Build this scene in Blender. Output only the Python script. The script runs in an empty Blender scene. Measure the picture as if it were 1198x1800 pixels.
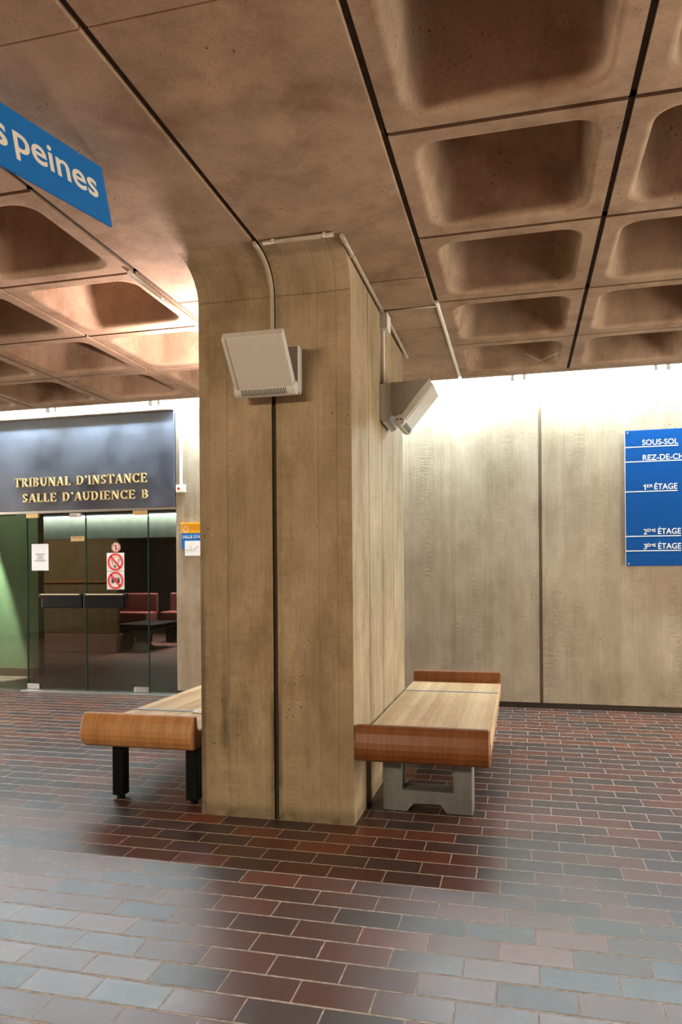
import bpy, bmesh, math, random
from mathutils import Vector, Matrix
random.seed(7)
scene = bpy.context.scene
COL = scene.collection
PI = math.pi

# ------------------------------------------------------------------ camera
H = 1.355                      # eye height
TH, ROLL, FPX = .2425, -.008, 1269.86
_c, _s = math.cos(TH), math.sin(TH)
_u = Vector((_c, _s, 0)); _f = Vector((-_s, _c, 0)); _z = Vector((0, 0, 1))
_r = _u*math.cos(ROLL) + _z*math.sin(ROLL)
_up = -_u*math.sin(ROLL) + _z*math.cos(ROLL)
cam_data = bpy.data.cameras.new('camera')
cam = bpy.data.objects.new('camera', cam_data); COL.objects.link(cam)
m = Matrix.Identity(4)
for i in range(3):
    m[i][0] = _r[i]; m[i][1] = _up[i]; m[i][2] = -_f[i]
m[2][3] = H
cam.matrix_world = m
cam_data.sensor_fit = 'HORIZONTAL'; cam_data.sensor_width = 36
cam_data.lens = 36*FPX/1198
cam_data.shift_y = 104.97/1198
cam_data.clip_start = .05
scene.camera = cam

# ------------------------------------------------------------------ light and exposure
scene.view_settings.view_transform = 'Standard'
scene.view_settings.look = 'None'
scene.view_settings.gamma = 1
scene.view_settings.use_curve_mapping = False
scene.view_settings.exposure = 0.50
scene.cycles.use_denoising = True
scene.cycles.max_bounces = 8
scene.cycles.diffuse_bounces = 5
scene.cycles.glossy_bounces = 4
scene.cycles.sample_clamp_indirect = 6
TUBE = 370.0                    # emission of the cove tubes
world = bpy.data.worlds.new('world'); scene.world = world
world.use_nodes = True
bg = world.node_tree.nodes['Background']
bg.inputs[0].default_value = (1.0, .9, .8, 1); bg.inputs[1].default_value = .05

def area(name, loc, target, sx, sy, power, color):
    d = bpy.data.lights.new(name, 'AREA'); d.shape = 'RECTANGLE'; d.size = sx; d.size_y = sy
    d.energy = power; d.color = color
    o = bpy.data.objects.new(name, d); COL.objects.link(o)
    o.location = loc
    o.rotation_euler = (Vector(target)-Vector(loc)).to_track_quat('-Z', 'Y').to_euler()
    return o
# fill spots added behind the camera, so floor bounce brightens the ceiling
def bounce_spot(x, y, power):
    d = bpy.data.lights.new('bounce_fill_spot', 'SPOT'); d.energy = power; d.color = (1.0, .84, .68)
    d.spot_size = math.radians(70); d.spot_blend = .6; d.shadow_soft_size = .12
    o = bpy.data.objects.new('bounce_fill_spot', d); COL.objects.link(o); o.location = (x, y, 3.0)
for x_, y_ in ((-5.0, -2.0), (-2.6, -2.0), (-.4, -2.0), (1.9, -2.0), (-3.8, -.2), (-1.6, -.2), (.6, -.2), (2.8, -.2)):
    bounce_spot(x_, y_, 900)
area('hall_light', (-2.9, -2.8, 2.84), (-1.2, 4.0, 1.0), 2.6, .3, 72, (1.0, .82, .58)).data.spread = math.radians(110)
# unseen area fills: right inferred from lit faces, left added to brighten the ribs
area('end_fill_light', (4.85, 3.4, 1.25), (0, 2.5, 1.6), 3.6, 2.2, 320, (1.0, .88, .72))
area('end_fill_light', (-10.6, 4.9, 1.25), (-4, 4.0, 1.6), 4.0, 2.2, 330, (1.0, .86, .72))

# ------------------------------------------------------------------ mesh helpers
def tag(o, label=None, cat=None, group=None, kind=None):
    if label: o['label'] = label
    if cat: o['category'] = cat
    if group: o['group'] = group
    if kind: o['kind'] = kind
    return o

def empty(name, loc, label, cat, group=None):
    o = bpy.data.objects.new(name, None); COL.objects.link(o)
    o.location = loc; o.empty_display_size = .1
    bpy.context.view_layer.update()
    return tag(o, label, cat, group)

class MB:
    """collects shapes in world coordinates, links them as one mesh"""
    def __init__(self):
        self.bm = bmesh.new()
    def box(self, a, b):
        x0, x1 = sorted((a[0], b[0])); y0, y1 = sorted((a[1], b[1])); z0, z1 = sorted((a[2], b[2]))
        v = [self.bm.verts.new(p) for p in ((x0,y0,z0),(x1,y0,z0),(x1,y1,z0),(x0,y1,z0),(x0,y0,z1),(x1,y0,z1),(x1,y1,z1),(x0,y1,z1))]
        for f in ((0,3,2,1),(4,5,6,7),(0,1,5,4),(1,2,6,5),(2,3,7,6),(3,0,4,7)):
            self.bm.faces.new([v[i] for i in f])
        return self
    def rbox(self, a, b, r=.005, seg=2):
        t = MB().box(a, b)
        bmesh.ops.bevel(t.bm, geom=t.bm.edges[:], offset=r, segments=seg, affect='EDGES', profile=.5)
        return self.join(t)
    def join(self, t, mat=None):
        mp = {}
        for v in t.bm.verts: mp[v] = self.bm.verts.new(mat @ v.co if mat else v.co)
        for f in t.bm.faces:
            try:
                n = self.bm.faces.new([mp[v] for v in f.verts]); n.smooth = f.smooth
            except ValueError: pass
        t.bm.free()
        return self
    def prism(self, pts, axis, a, b, smooth=False):
        """polygon pts extruded along an axis between a and b; pts are the other two coords in xyz order"""
        def P(p, t):
            return {'x': (t, p[0], p[1]), 'y': (p[0], t, p[1]), 'z': (p[0], p[1], t)}[axis]
        A = [self.bm.verts.new(P(p, a)) for p in pts]; B = [self.bm.verts.new(P(p, b)) for p in pts]
        n = len(pts)
        fs = []
        for i in range(n):
            j = (i+1) % n
            f = self.bm.faces.new((A[i], A[j], B[j], B[i])); f.smooth = smooth; fs.append(f)
        fs.append(self.bm.faces.new(A[::-1])); fs.append(self.bm.faces.new(B))
        bmesh.ops.recalc_face_normals(self.bm, faces=fs)
        return self
    def tube(self, pts, r, n=10, cap=True):
        pts = [Vector(p) for p in pts]
        rings = []
        prev = None
        for i, p in enumerate(pts):
            d = (pts[min(i+1, len(pts)-1)] - pts[max(i-1, 0)]).normalized()
            if prev is None:
                a = d.orthogonal().normalized()
            else:
                a = (prev - d*prev.dot(d)).normalized()
            prev = a
            b = d.cross(a)
            rr = r[i] if isinstance(r, (list, tuple)) else r
            rings.append([self.bm.verts.new(p + (a*math.cos(2*PI*k/n) + b*math.sin(2*PI*k/n))*rr) for k in range(n)])
        for A, B in zip(rings, rings[1:]):
            for k in range(n):
                f = self.bm.faces.new((A[k], A[(k+1) % n], B[(k+1) % n], B[k])); f.smooth = True
        if cap:
            self.bm.faces.new(rings[0][::-1]); self.bm.faces.new(rings[-1])
        return self
    def poly(self, pts3):
        self.bm.faces.new([self.bm.verts.new(p) for p in pts3]); return self
    def build(self, name, mat, parent=None, bevel=0, seg=2, angle=35, weight=False):
        me = bpy.data.meshes.new(name)
        self.bm.normal_update()
        self.bm.to_mesh(me); self.bm.free()
        if mat: me.materials.append(mat)
        o = bpy.data.objects.new(name, me); COL.objects.link(o)
        if parent:
            bpy.context.view_layer.update()
            o.parent = parent
            mw = parent.matrix_world
            me.transform(mw.inverted())
        if bevel:
            b = o.modifiers.new('bevel', 'BEVEL'); b.width = bevel; b.segments = seg
            b.limit_method = 'ANGLE'; b.angle_limit = math.radians(angle)
        return o

def arc(cx, cy, rx, ry, a0, a1, n):
    return [(cx + rx*math.cos(math.radians(a0+(a1-a0)*i/n)), cy + ry*math.sin(math.radians(a0+(a1-a0)*i/n))) for i in range(n+1)]

# ------------------------------------------------------------------ materials
class NT:
    def __init__(self, name):
        self.m = bpy.data.materials.new(name); self.m.use_nodes = True
        self.t = self.m.node_tree; self.n = self.t.nodes; self.l = self.t.links
        self.bsdf = self.n['Principled BSDF']; self.out = self.n['Material Output']
        self.co = None
    def _in(self, sock, v):
        if hasattr(v, 'is_linked') or isinstance(v, bpy.types.NodeSocket): self.l.new(v, sock)
        elif v is not None: sock.default_value = v
    def new(self, t, **k):
        n = self.n.new(t)
        for a, b in k.items(): setattr(n, a, b)
        return n
    def coord(self):
        if not self.co:
            n = self.new('ShaderNodeNewGeometry'); self.co = n.outputs['Position']
            s = self.new('ShaderNodeSeparateXYZ'); self.l.new(self.co, s.inputs[0])
            self.x, self.y, self.z = s.outputs
        return self.co
    def math(self, op, a, b=None, c=None):
        n = self.new('ShaderNodeMath', operation=op)
        for i, v in enumerate((a, b, c)):
            if v is not None: self._in(n.inputs[i], v)
        return n.outputs[0]
    def vec(self, x, y, z):
        n = self.new('ShaderNodeCombineXYZ')
        for i, v in enumerate((x, y, z)): self._in(n.inputs[i], v)
        return n.outputs[0]
    def noise(self, vec, scale, detail=3, rough=.5):
        n = self.new('ShaderNodeTexNoise'); self._in(n.inputs['Vector'], vec)
        n.inputs['Scale'].default_value = scale; n.inputs['Detail'].default_value = detail; n.inputs['Roughness'].default_value = rough
        return n.outputs[0]
    def white(self, vec):
        n = self.new('ShaderNodeTexWhiteNoise', noise_dimensions='3D'); self._in(n.inputs['Vector'], vec)
        return n.outputs['Value']
    def voro(self, vec, scale):
        n = self.new('ShaderNodeTexVoronoi'); self._in(n.inputs['Vector'], vec); n.inputs['Scale'].default_value = scale
        return n.outputs['Distance']
    def remap(self, v, a, b, c=0., d=1., smooth=False):
        n = self.new('ShaderNodeMapRange'); n.interpolation_type = 'SMOOTHSTEP' if smooth else 'LINEAR'
        self._in(n.inputs[0], v)
        for i, k in enumerate((a, b, c, d)): self._in(n.inputs[1+i], k)
        return n.outputs[0]
    def mix(self, fac, a, b, mode='MIX'):
        n = self.new('ShaderNodeMix', data_type='RGBA', blend_type=mode)
        self._in(n.inputs[0], fac)
        for s, v in ((n.inputs[6], a), (n.inputs[7], b)):
            if isinstance(v, tuple): s.default_value = v if len(v) == 4 else (*v, 1)
            else: self._in(s, v)
        return n.outputs[2]
    def bump(self, h, strength=.3, dist=.01):
        n = self.new('ShaderNodeBump'); n.inputs['Strength'].default_value = strength; n.inputs['Distance'].default_value = dist
        self._in(n.inputs['Height'], h); self.l.new(n.outputs[0], self.bsdf.inputs['Normal'])
    def base(self, v): self._in(self.bsdf.inputs['Base Color'], v if not isinstance(v, tuple) else (*v, 1))
    def rough(self, v): self._in(self.bsdf.inputs['Roughness'], v)

def plain(name, col, rough=.5, metal=0., var=.06, spec=.5, scale=30):
    t = NT(name); t.coord()
    n = t.noise(t.co, scale, 3)
    f = t.remap(n, .3, .7)
    t.base(t.mix(f, tuple(c*(1-var) for c in col), tuple(min(1, c*(1+var)) for c in col)))
    t.rough(rough); t.bsdf.inputs['Metallic'].default_value = metal
    t.bsdf.inputs['Specular IOR Level'].default_value = spec
    return t.m

def emit(name, col, strength):
    t = NT(name)
    t.bsdf.inputs['Base Color'].default_value = (*col, 1)
    t.bsdf.inputs['Emission Color'].default_value = (*col, 1)
    t.bsdf.inputs['Emission Strength'].default_value = strength
    return t.m

def concrete(name, dark, light, boards=.105, board_amt=.5, grain=1.0, ripple=.0, pores=1.0, stains=False, streaks=False):
    t = NT(name); co = t.coord()
    nrm = t.new('ShaderNodeNewGeometry').outputs['True Normal']
    sn = t.new('ShaderNodeSeparateXYZ'); t.l.new(nrm, sn.inputs[0])
    side = t.math('GREATER_THAN', t.math('ABSOLUTE', sn.outputs[0]), .7)
    u = t.math('ADD', t.math('MULTIPLY', t.y, side), t.math('MULTIPLY', t.x, t.math('SUBTRACT', 1.0, side)))
    f = t.remap(t.noise(co, 1.3, 6, .62), .32, .68)
    f2 = t.remap(t.noise(t.vec(t.x, t.y, t.math('MULTIPLY', t.z, .4)), 5.5, 5, .65), .3, .7)
    fac = t.math('ADD', t.math('MULTIPLY', f, .5), t.math('MULTIPLY', f2, .5))
    gritn = t.noise(co, 70, 4, .7)
    fac = t.math('ADD', fac, t.math('MULTIPLY', t.math('SUBTRACT', gritn, .5), .55))
    height = t.math('MULTIPLY', gritn, .6)
    if boards:
        k = t.math('DIVIDE', u, boards)
        w = t.white(t.vec(t.math('FLOOR', k), 3.3, 1.7))
        fac = t.math('ADD', fac, t.math('MULTIPLY', t.math('SUBTRACT', w, .5), board_amt))
        gr = t.noise(t.vec(t.math('MULTIPLY', u, 95), t.math('MULTIPLY', u, 13), t.math('MULTIPLY', t.z, 1.6)), 1.0, 4, .6)
        fac = t.math('ADD', fac, t.math('MULTIPLY', t.math('SUBTRACT', gr, .5), 1.1*grain))
        fr = t.math('FRACT', k)
        edge = t.math('MINIMUM', fr, t.math('SUBTRACT', 1.0, fr))
        seam = t.math('MULTIPLY', t.math('SUBTRACT', 1.0, t.remap(edge, .0, .035, smooth=True)), t.remap(t.white(t.vec(t.math('FLOOR', t.math('ADD', k, .5)), 7.7, 2.2)), .2, 1))
        fac = t.math('SUBTRACT', fac, t.math('MULTIPLY', seam, .38))
        height = t.math('ADD', height, t.math('ADD', t.math('MULTIPLY', gr, .9), t.math('MULTIPLY', seam, -1.1)))
        height = t.math('ADD', height, t.math('MULTIPLY', w, .5))
        if ripple:
            rp = t.noise(t.vec(t.math('MULTIPLY', t.math('FLOOR', k), 9.1), 0., t.math('MULTIPLY', t.z, 42)), 1.0, 2)
            msk = t.remap(t.noise(t.vec(t.math('MULTIPLY', u, 6), 0., t.math('MULTIPLY', t.z, .7)), 1.0, 2), .47, .62)
            rp = t.math('MULTIPLY', t.math('SUBTRACT', rp, .5), msk)
            fac = t.math('ADD', fac, t.math('MULTIPLY', rp, ripple))
            height = t.math('ADD', height, t.math('MULTIPLY', rp, 1.6))
    col = t.mix(fac, dark, light)
    # dark air holes of the cast face
    po = t.voro(co, 26)
    keep = t.remap(t.noise(co, 3.1, 2), .52, .62)
    hole = t.math('MULTIPLY', t.math('SUBTRACT', 1.0, t.remap(po, .07, .14)), keep)
    hole = t.math('MULTIPLY', hole, .75*pores)
    col = t.mix(hole, col, tuple(c*.25 for c in dark))
    po2 = t.voro(co, 60)
    keep2 = t.remap(t.noise(co, 2.0, 3), .5, .66)
    hole2 = t.math('MULTIPLY', t.math('MULTIPLY', t.math('SUBTRACT', 1.0, t.remap(po2, .08, .2)), keep2), .6*pores)
    col = t.mix(hole2, col, tuple(c*.35 for c in dark))
    hole = t.math('ADD', hole, hole2)
    height = t.math('SUBTRACT', height, t.math('MULTIPLY', hole, 1.5))
    if streaks:      # rusty and grey blotches left by the casting
        sm = t.remap(t.noise(co, 2.3, 7, .7), .5, .66)
        col = t.mix(t.math('MULTIPLY', sm, .55), col, (dark[0]*.72, dark[1]*.52, dark[2]*.42))
        cr = t.noise(co, 1.7, 8, .75)
        line = t.math('SUBTRACT', 1.0, t.remap(t.math('ABSOLUTE', t.math('SUBTRACT', cr, .5)), .0, .006))
        col = t.mix(t.math('MULTIPLY', line, .25), col, tuple(c*.35 for c in dark))
    if stains:
        ls = t.math('ABSOLUTE', t.math('SUBTRACT', t.math('ADD', t.z, t.math('MULTIPLY', t.noise(co, 6, 2), .012)), 2.868))
        col = t.mix(t.math('MULTIPLY', t.math('SUBTRACT', 1.0, t.remap(ls, .001, .006)), t.math('MULTIPLY', .6, t.math('SUBTRACT', 1.0, side))), col, tuple(c*.45 for c in dark))
        bl = t.remap(t.noise(t.vec(t.math('MULTIPLY', t.x, 2.2), t.math('MULTIPLY', t.y, 2.2), t.math('MULTIPLY', t.z, .8)), 2.0, 7, .72), .5, .68)
        col = t.mix(t.math('MULTIPLY', bl, .6), col, (dark[0]*.75, dark[1]*.62, dark[2]*.5))
    if stains:       # wear near the foot of the pillar: splash band, mop line and damp streaks beside the joint
        n1 = t.noise(co, 9, 5, .7)
        band = t.math('SUBTRACT', 1.0, t.remap(t.math('SUBTRACT', t.z, t.math('MULTIPLY', n1, .09)), -.01, .05, smooth=True))
        dx = t.math('ABSOLUTE', t.math('ADD', t.x, 1.30))
        ns = t.noise(t.vec(t.math('MULTIPLY', t.x, 60), 0., t.math('MULTIPLY', t.z, 3)), 1.0, 4, .7)
        st = t.math('SUBTRACT', 1.0, t.remap(dx, .012, t.math('ADD', .02, t.math('MULTIPLY', ns, .05)), smooth=True))
        st = t.math('MULTIPLY', st, t.math('SUBTRACT', 1.0, t.remap(t.z, .5, .85, smooth=True)))
        dl = t.math('ABSOLUTE', t.math('ADD', t.x, 1.60))
        s2 = t.math('SUBTRACT', 1.0, t.remap(dl, .005, t.math('MULTIPLY', ns, .08), smooth=True))
        s2 = t.math('MULTIPLY', s2, t.math('MULTIPLY', t.remap(t.z, .25, .45, smooth=True), t.math('SUBTRACT', 1.0, t.remap(t.z, .5, 1.1, smooth=True))))
        d3 = t.math('ABSOLUTE', t.math('ADD', t.x, 1.735))
        s3 = t.math('SUBTRACT', 1.0, t.remap(d3, .01, t.math('MULTIPLY', n1, .06), smooth=True))
        s3 = t.math('MULTIPLY', s3, t.math('SUBTRACT', 1.0, t.remap(t.z, .9, 1.9, smooth=True)))
        dk = t.math('MINIMUM', 1.0, t.math('ADD', t.math('ADD', t.math('MULTIPLY', band, .75), st), t.math('ADD', t.math('MULTIPLY', s2, .7), t.math('MULTIPLY', s3, .7))))
        col = t.mix(t.math('MULTIPLY', dk, .82), col, (.055, .04, .025))
        pale = t.math('MULTIPLY', t.math('SUBTRACT', 1.0, t.remap(t.z, .1, .55, smooth=True)), t.remap(n1, .35, .6))
        col = t.mix(t.math('MULTIPLY', pale, .35), col, (light[0]*1.12, light[1]*1.18, light[2]*1.2))
    t.base(col); t.rough(.82)
    t.bsdf.inputs['Specular IOR Level'].default_value = .3
    t.bump(height, .5, .006)
    return t.m

def tile_floor():
    t = NT('quarry_tile_floor'); co = t.coord()
    v = t.math('DIVIDE', t.math('SUBTRACT', t.y, 2.032), .1323)
    row = t.math('FLOOR', v); fv = t.math('FRACT', v)
    odd = t.math('MODULO', t.math('ADD', row, 1000.), 2.)
    jit = t.math('MULTIPLY', t.math('SUBTRACT', t.white(t.vec(row, 4.4, 9.1)), .5), .09)
    off = t.math('ADD', t.math('MULTIPLY', t.math('SUBTRACT', 1.0, odd), .47), jit)
    uu = t.math('SUBTRACT', t.math('DIVIDE', t.math('SUBTRACT', t.x, .05), .252), off)
    cu = t.math('FLOOR', uu); fu = t.math('FRACT', uu)
    dv = t.math('MULTIPLY', t.math('MINIMUM', fv, t.math('SUBTRACT', 1.0, fv)), .1323)
    du = t.math('MULTIPLY', t.math('MINIMUM', fu, t.math('SUBTRACT', 1.0, fu)), .252)
    wob = t.math('MULTIPLY', t.math('SUBTRACT', t.noise(co, 25, 3), .5), .004)
    mv = t.remap(t.math('ADD', dv, wob), .0032, .0062, smooth=True)
    mu = t.remap(t.math('ADD', du, wob), .0012, .0034, smooth=True)
    tile = t.math('MULTIPLY', mv, mu)
    idv = t.vec(cu, row, 5.5)
    w = t.white(idv); w2 = t.white(t.vec(row, cu, 1.5))
    ramp = t.new('ShaderNodeValToRGB'); t.l.new(w, ramp.inputs[0])
    e = ramp.color_ramp.elements
    e[0].position = 0; e[0].color = (.040, .026, .025, 1)
    e[1].position = 1; e[1].color = (.170, .045, .020, 1)
    for p, c in ((.2, (.052, .034, .032)), (.42, (.082, .026, .015)), (.62, (.096, .030, .017)), (.8, (.118, .035, .018)), (.93, (.14, .04, .02))):
        q = e.new(p); q.color = (*c, 1)
    rowtone = t.white(t.vec(row, 8.8, 2.1))
    col = t.mix(t.remap(rowtone, 0, 1, 0, .4), ramp.outputs[0], (.060, .036, .032))
    big = t.noise(t.vec(t.x, t.y, 0.), 14, 5, .65)
    col = t.mix(t.math('MULTIPLY', t.remap(big, .35, .7), .4), col, (.05, .03, .026))
    grout = t.mix(t.remap(t.noise(co, 40, 3), .35, .65), (.24, .19, .155), (.42, .35, .29))
    t.base(t.mix(tile, grout, col))
    r = t.math('ADD', .28, t.math('MULTIPLY', t.noise(co, 30, 4), .14))
    r = t.math('ADD', r, t.math('MULTIPLY', w2, .07))
    t.rough(t.mix(tile, (.8, .8, .8), t.vec(r, r, r)))
    t.bsdf.inputs['Specular IOR Level'].default_value = .46
    fine = t.noise(co, 230, 2)
    tilt = t.math('ADD', t.math('MULTIPLY', t.math('MULTIPLY', t.math('SUBTRACT', w2, .5), fv), .5), t.math('MULTIPLY', t.math('MULTIPLY', t.math('SUBTRACT', w, .5), fu), .7))
    h = t.math('ADD', t.math('MULTIPLY', tile, 1.2), t.math('ADD', t.math('MULTIPLY', fine, .10), t.math('MULTIPLY', t.noise(co, 22, 3), .12)))
    t.bump(t.math('ADD', h, tilt), .4, .003)
    return t.m

def wood(name, dark, light, axis='end', rough=.38):
    """laminated boards running along the bench: strips across x, fine grain along y (seat) or z (ends)"""
    t = NT(name); co = t.coord()
    k = t.math('DIVIDE', t.math('ADD', t.x, 20.), .047)
    w = t.white(t.vec(t.math('FLOOR', k), 2.2, 7.1))
    yz = t.y if axis == 'seat' else t.z
    n = t.noise(t.vec(t.math('MULTIPLY', t.x, 55), t.math('MULTIPLY', yz, 3.5), t.math('MULTIPLY', w, 50)), 1.0, 5, .6)
    ring = t.math('SINE', t.math('MULTIPLY', t.math('ADD', t.math('MULTIPLY', t.noise(t.vec(t.math('MULTIPLY', t.x, 14), t.math('MULTIPLY', yz, 1.1), t.math('MULTIPLY', w, 90)), 1.0, 2), 6.), t.math('MULTIPLY', t.x, 22)), 9.0))
    fac = t.math('ADD', t.math('MULTIPLY', t.math('SUBTRACT', w, .5), .85 if axis == 'seat' else .3), t.math('MULTIPLY', n, .85))
    fac = t.math('ADD', fac, t.math('MULTIPLY', ring, .12))
    col = t.mix(fac, dark, light)
    wear = t.remap(t.noise(co, 5, 5, .7), .5, .72)
    col = t.mix(t.math('MULTIPLY', wear, .3), col, tuple(c*.55 for c in dark))
    fr = t.math('FRACT', k)
    seam = t.math('SUBTRACT', 1.0, t.remap(t.math('MINIMUM', fr, t.math('SUBTRACT', 1.0, fr)), 0, .03))
    col = t.mix(t.math('MULTIPLY', seam, .35), col, tuple(c*.4 for c in dark))
    t.base(col); t.rough(rough); t.bsdf.inputs['Specular IOR Level'].default_value = .3
    t.bump(t.math('SUBTRACT', n, seam), .15, .002)
    return t.m

def thin_glass(name, tint=(.80, .86, .80)):
    t = NT(name); t.coord()
    tr = t.new('ShaderNodeBsdfTransparent'); tr.inputs[0].default_value = (*tint, 1)
    gl = t.new('ShaderNodeBsdfGlossy'); gl.inputs['Roughness'].default_value = .02
    fr = t.new('ShaderNodeFresnel'); fr.inputs[0].default_value = 1.5
    f = t.math('ADD', t.math('MULTIPLY', fr.outputs[0], 1.6), .02)
    mx = t.new('ShaderNodeMixShader'); t.l.new(f, mx.inputs[0])
    t.l.new(tr.outputs[0], mx.inputs[1]); t.l.new(gl.outputs[0], mx.inputs[2])
    t.l.new(mx.outputs[0], t.out.inputs[0])
    return t.m

M = {}
M['wall'] = concrete('board_marked_concrete', (.225, .175, .118), (.42, .355, .272), .052, .16, .55, .8, 1.6)
M['pillar'] = concrete('pillar_concrete', (.20, .150, .088), (.42, .325, .205), .105, .14, .5, .6, 1.3, stains=True)
M['pillar_top'] = M['pillar']
M['ceil'] = concrete('ceiling_concrete', (.215, .15, .10), (.45, .325, .225), 0, pores=1.3, streaks=True)
M['joint'] = plain('joint_dark', (.030, .019, .012), .9, var=.3, scale=20)
M['cove'] = plain('cove_pale_concrete', (.62, .60, .55), .8, var=.1, scale=6)
M['floor'] = tile_floor()
M['seat_wood'] = wood('seat_wood', (.40, .24, .115), (.66, .47, .28), 'seat', .33)
M['end_wood'] = wood('end_wood', (.13, .042, .012), (.27, .098, .030), 'end', .45)
M['end_wood_pale'] = wood('end_wood_pale', (.33, .15, .05), (.56, .29, .12), 'end', .45)
M['grey_conc'] = concrete('grey_cast_concrete', (.075, .078, .074), (.22, .225, .215), 0, pores=.6)
M['black'] = plain('black_steel', (.004, .004, .005), .4, spec=.15)
M['lampgrey'] = plain('lamp_painted_metal', (.50, .49, .45), .45, var=.03)
M['lampdark'] = plain('lamp_side_metal', (.22, .195, .165), .5, var=.03)
M['slot'] = plain('dark_slot', (.01, .01, .01), .8)
M['conduit'] = plain('ivory_conduit', (.36, .30, .225), .4, var=.08)
M['pale_conduit'] = plain('pale_conduit', (.72, .70, .66), .4, var=.05)
M['steel'] = plain('brushed_steel', (.62, .62, .60), .35, 1.0)
M['strip'] = plain('strip_grey', (.17, .19, .23), .4)
M['white'] = plain('white_plastic', (.80, .80, .78), .45, var=.02)
M['paper'] = plain('paper', (.80, .82, .86), .8, var=.02)
M['ink'] = plain('ink', (.02, .02, .03), .7)
M['ink_grey'] = plain('ink_grey', (.35, .36, .40), .8)
M['red'] = plain('sign_red', (.72, .012, .03), .45, var=.03)
M['blue'] = plain('sign_blue', (.003, .065, .26), .3, var=.02, spec=.3)
M['blue_hang'] = plain('hanging_sign_blue', (.004, .16, .52), .4, var=.02)
M['cream'] = plain('letter_cream', (.80, .76, .66), .5, var=.03)
M['letter'] = plain('letter_white', (.85, .87, .88), .4, var=.02)
def cloudy_fascia():
    t = NT('fascia_navy'); co = t.coord()
    n = t.remap(t.noise(t.vec(t.x, 0., t.math('MULTIPLY', t.z, .8)), 2.2, 6, .6), .36, .66)
    t.base(t.mix(n, (.024, .028, .044), (.050, .060, .090)))  # paler bluish clouds in the colour stand in for blotchy reflections
    t.rough(t.remap(n, 0, 1, .34, .62)); t.bsdf.inputs['Specular IOR Level'].default_value = .8
    return t.m
M['fascia'] = cloudy_fascia()
M['gold'] = plain('gold_metal', (.80, .62, .33), .45, .45, var=.12)
M['brass'] = plain('brass_plate', (.72, .55, .28), .4, .6)
M['glass'] = thin_glass('door_glass')
M['glass_edge'] = plain('glass_edge', (.02, .06, .045), .2)
M['orange'] = plain('sign_orange', (.75, .36, .01), .35, var=.03)
M['blue2'] = plain('room_sign_blue', (.008, .13, .46), .35, var=.03)
M['green'] = plain('green_paint', (.17, .225, .13), .6, var=.06, scale=4)
M['brownwall'] = wood('brown_panelling', (.075, .045, .022), (.14, .09, .05), 'end', .4)
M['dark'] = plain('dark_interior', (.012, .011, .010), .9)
M['redfab'] = plain('red_upholstery', (.16, .035, .035), .7, var=.15)
M['carpet'] = plain('rose_carpet', (.15, .075, .06), .9, var=.12)
M['tube'] = emit('tube_glow', (.74, .92, .98), TUBE)
M['inner_tube'] = emit('inner_tube_glow', (.92, 1.0, .95), 10)
M['thread'] = plain('thread', (.6, .55, .45), .8)

# ------------------------------------------------------------------ the setting
ZC = H + 1.689            # ceiling
CELL = .9
XB, XL = -.4957, -2.0725  # edges of the flat beam between the two coffer fields
YW = 7.33                 # back wall
YE = 6.3616               # last coffer joint
XMIN, XMAX, YMIN = -11.0, 5.0, -5.2

# floor
fl = MB(); fl.box((XMIN-.3, YMIN-.3, -.12), (XMAX+.3, 15.2, 0))
tag(fl.build('floor', M['floor']), kind='structure')

# coffered ceiling, both fields in one shell
def rrect(hx, hy, r, n=8):
    pts = []
    for sx, sy, a in ((1, 1, 0), (-1, 1, 90), (-1, -1, 180), (1, -1, 270)):
        for i in range(n+1):
            t = math.radians(a + 90*i/n)
            pts.append((sx*(hx-r) + r*math.cos(t), sy*(hy-r) + r*math.sin(t)))
    return pts
def coffer(mb, cx, cy):
    g = .0125
    hs = CELL/2 - g
    levels = [(hs, hs, .002, .055), (hs, hs, .002, 0), (.372, .372, .11, 0), (.358, .358, .105, .003), (.348, .348, .10, .013), (.343, .343, .098, .03),
              (.325, .325, .092, .17), (.304, .304, .085, .48), (.294, .294, .08, .505), (.274, .274, .06, .518)]
    rings = []
    for hx, hy, r, z in levels:
        rings.append([mb.bm.verts.new((cx+p[0], cy+p[1], ZC+z)) for p in rrect(hx, hy, r)])
    n = len(rings[0])
    for i, (A, B) in enumerate(zip(rings, rings[1:])):
        for k in range(n):
            f = mb.bm.faces.new((A[k], B[k], B[(k+1) % n], A[(k+1) % n])); f.smooth = i >= 2
    mb.bm.faces.new(rings[-1][::-1])
ce = MB()
for cx0, n0, sgn in ((XB, 6, 1), (XL, 10, -1)):
    for i in range(n0):
        for j in range(13):
            coffer(ce, cx0 + sgn*CELL*(i+.5), YE - CELL*(j+.5))
# rim strip along the light cove, and its upstand
for a, b in ((XB+.012, XMAX+.4), (XMIN-.1, XL-.012)):
    ce.box((a, YE+.006, ZC), (b, YE+.075, ZC+.3))
ce.build('ceiling', M['ceil']).data
tag(bpy.data.objects['ceiling'], kind='structure')
tp = MB(); tp.box((XMIN-.3, YMIN-.3, ZC+.53), (XMAX+.6, YE+.06, ZC+.68))
for a, b in ((XB-.03, XMAX+.4), (XMIN-.1, XL+.03)):
    tp.box((a, YMIN, ZC+.052), (a+.045, YE, ZC+.44)) if a > -1 else tp.box((b-.045, YMIN, ZC+.052), (b, YE, ZC+.44))
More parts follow.
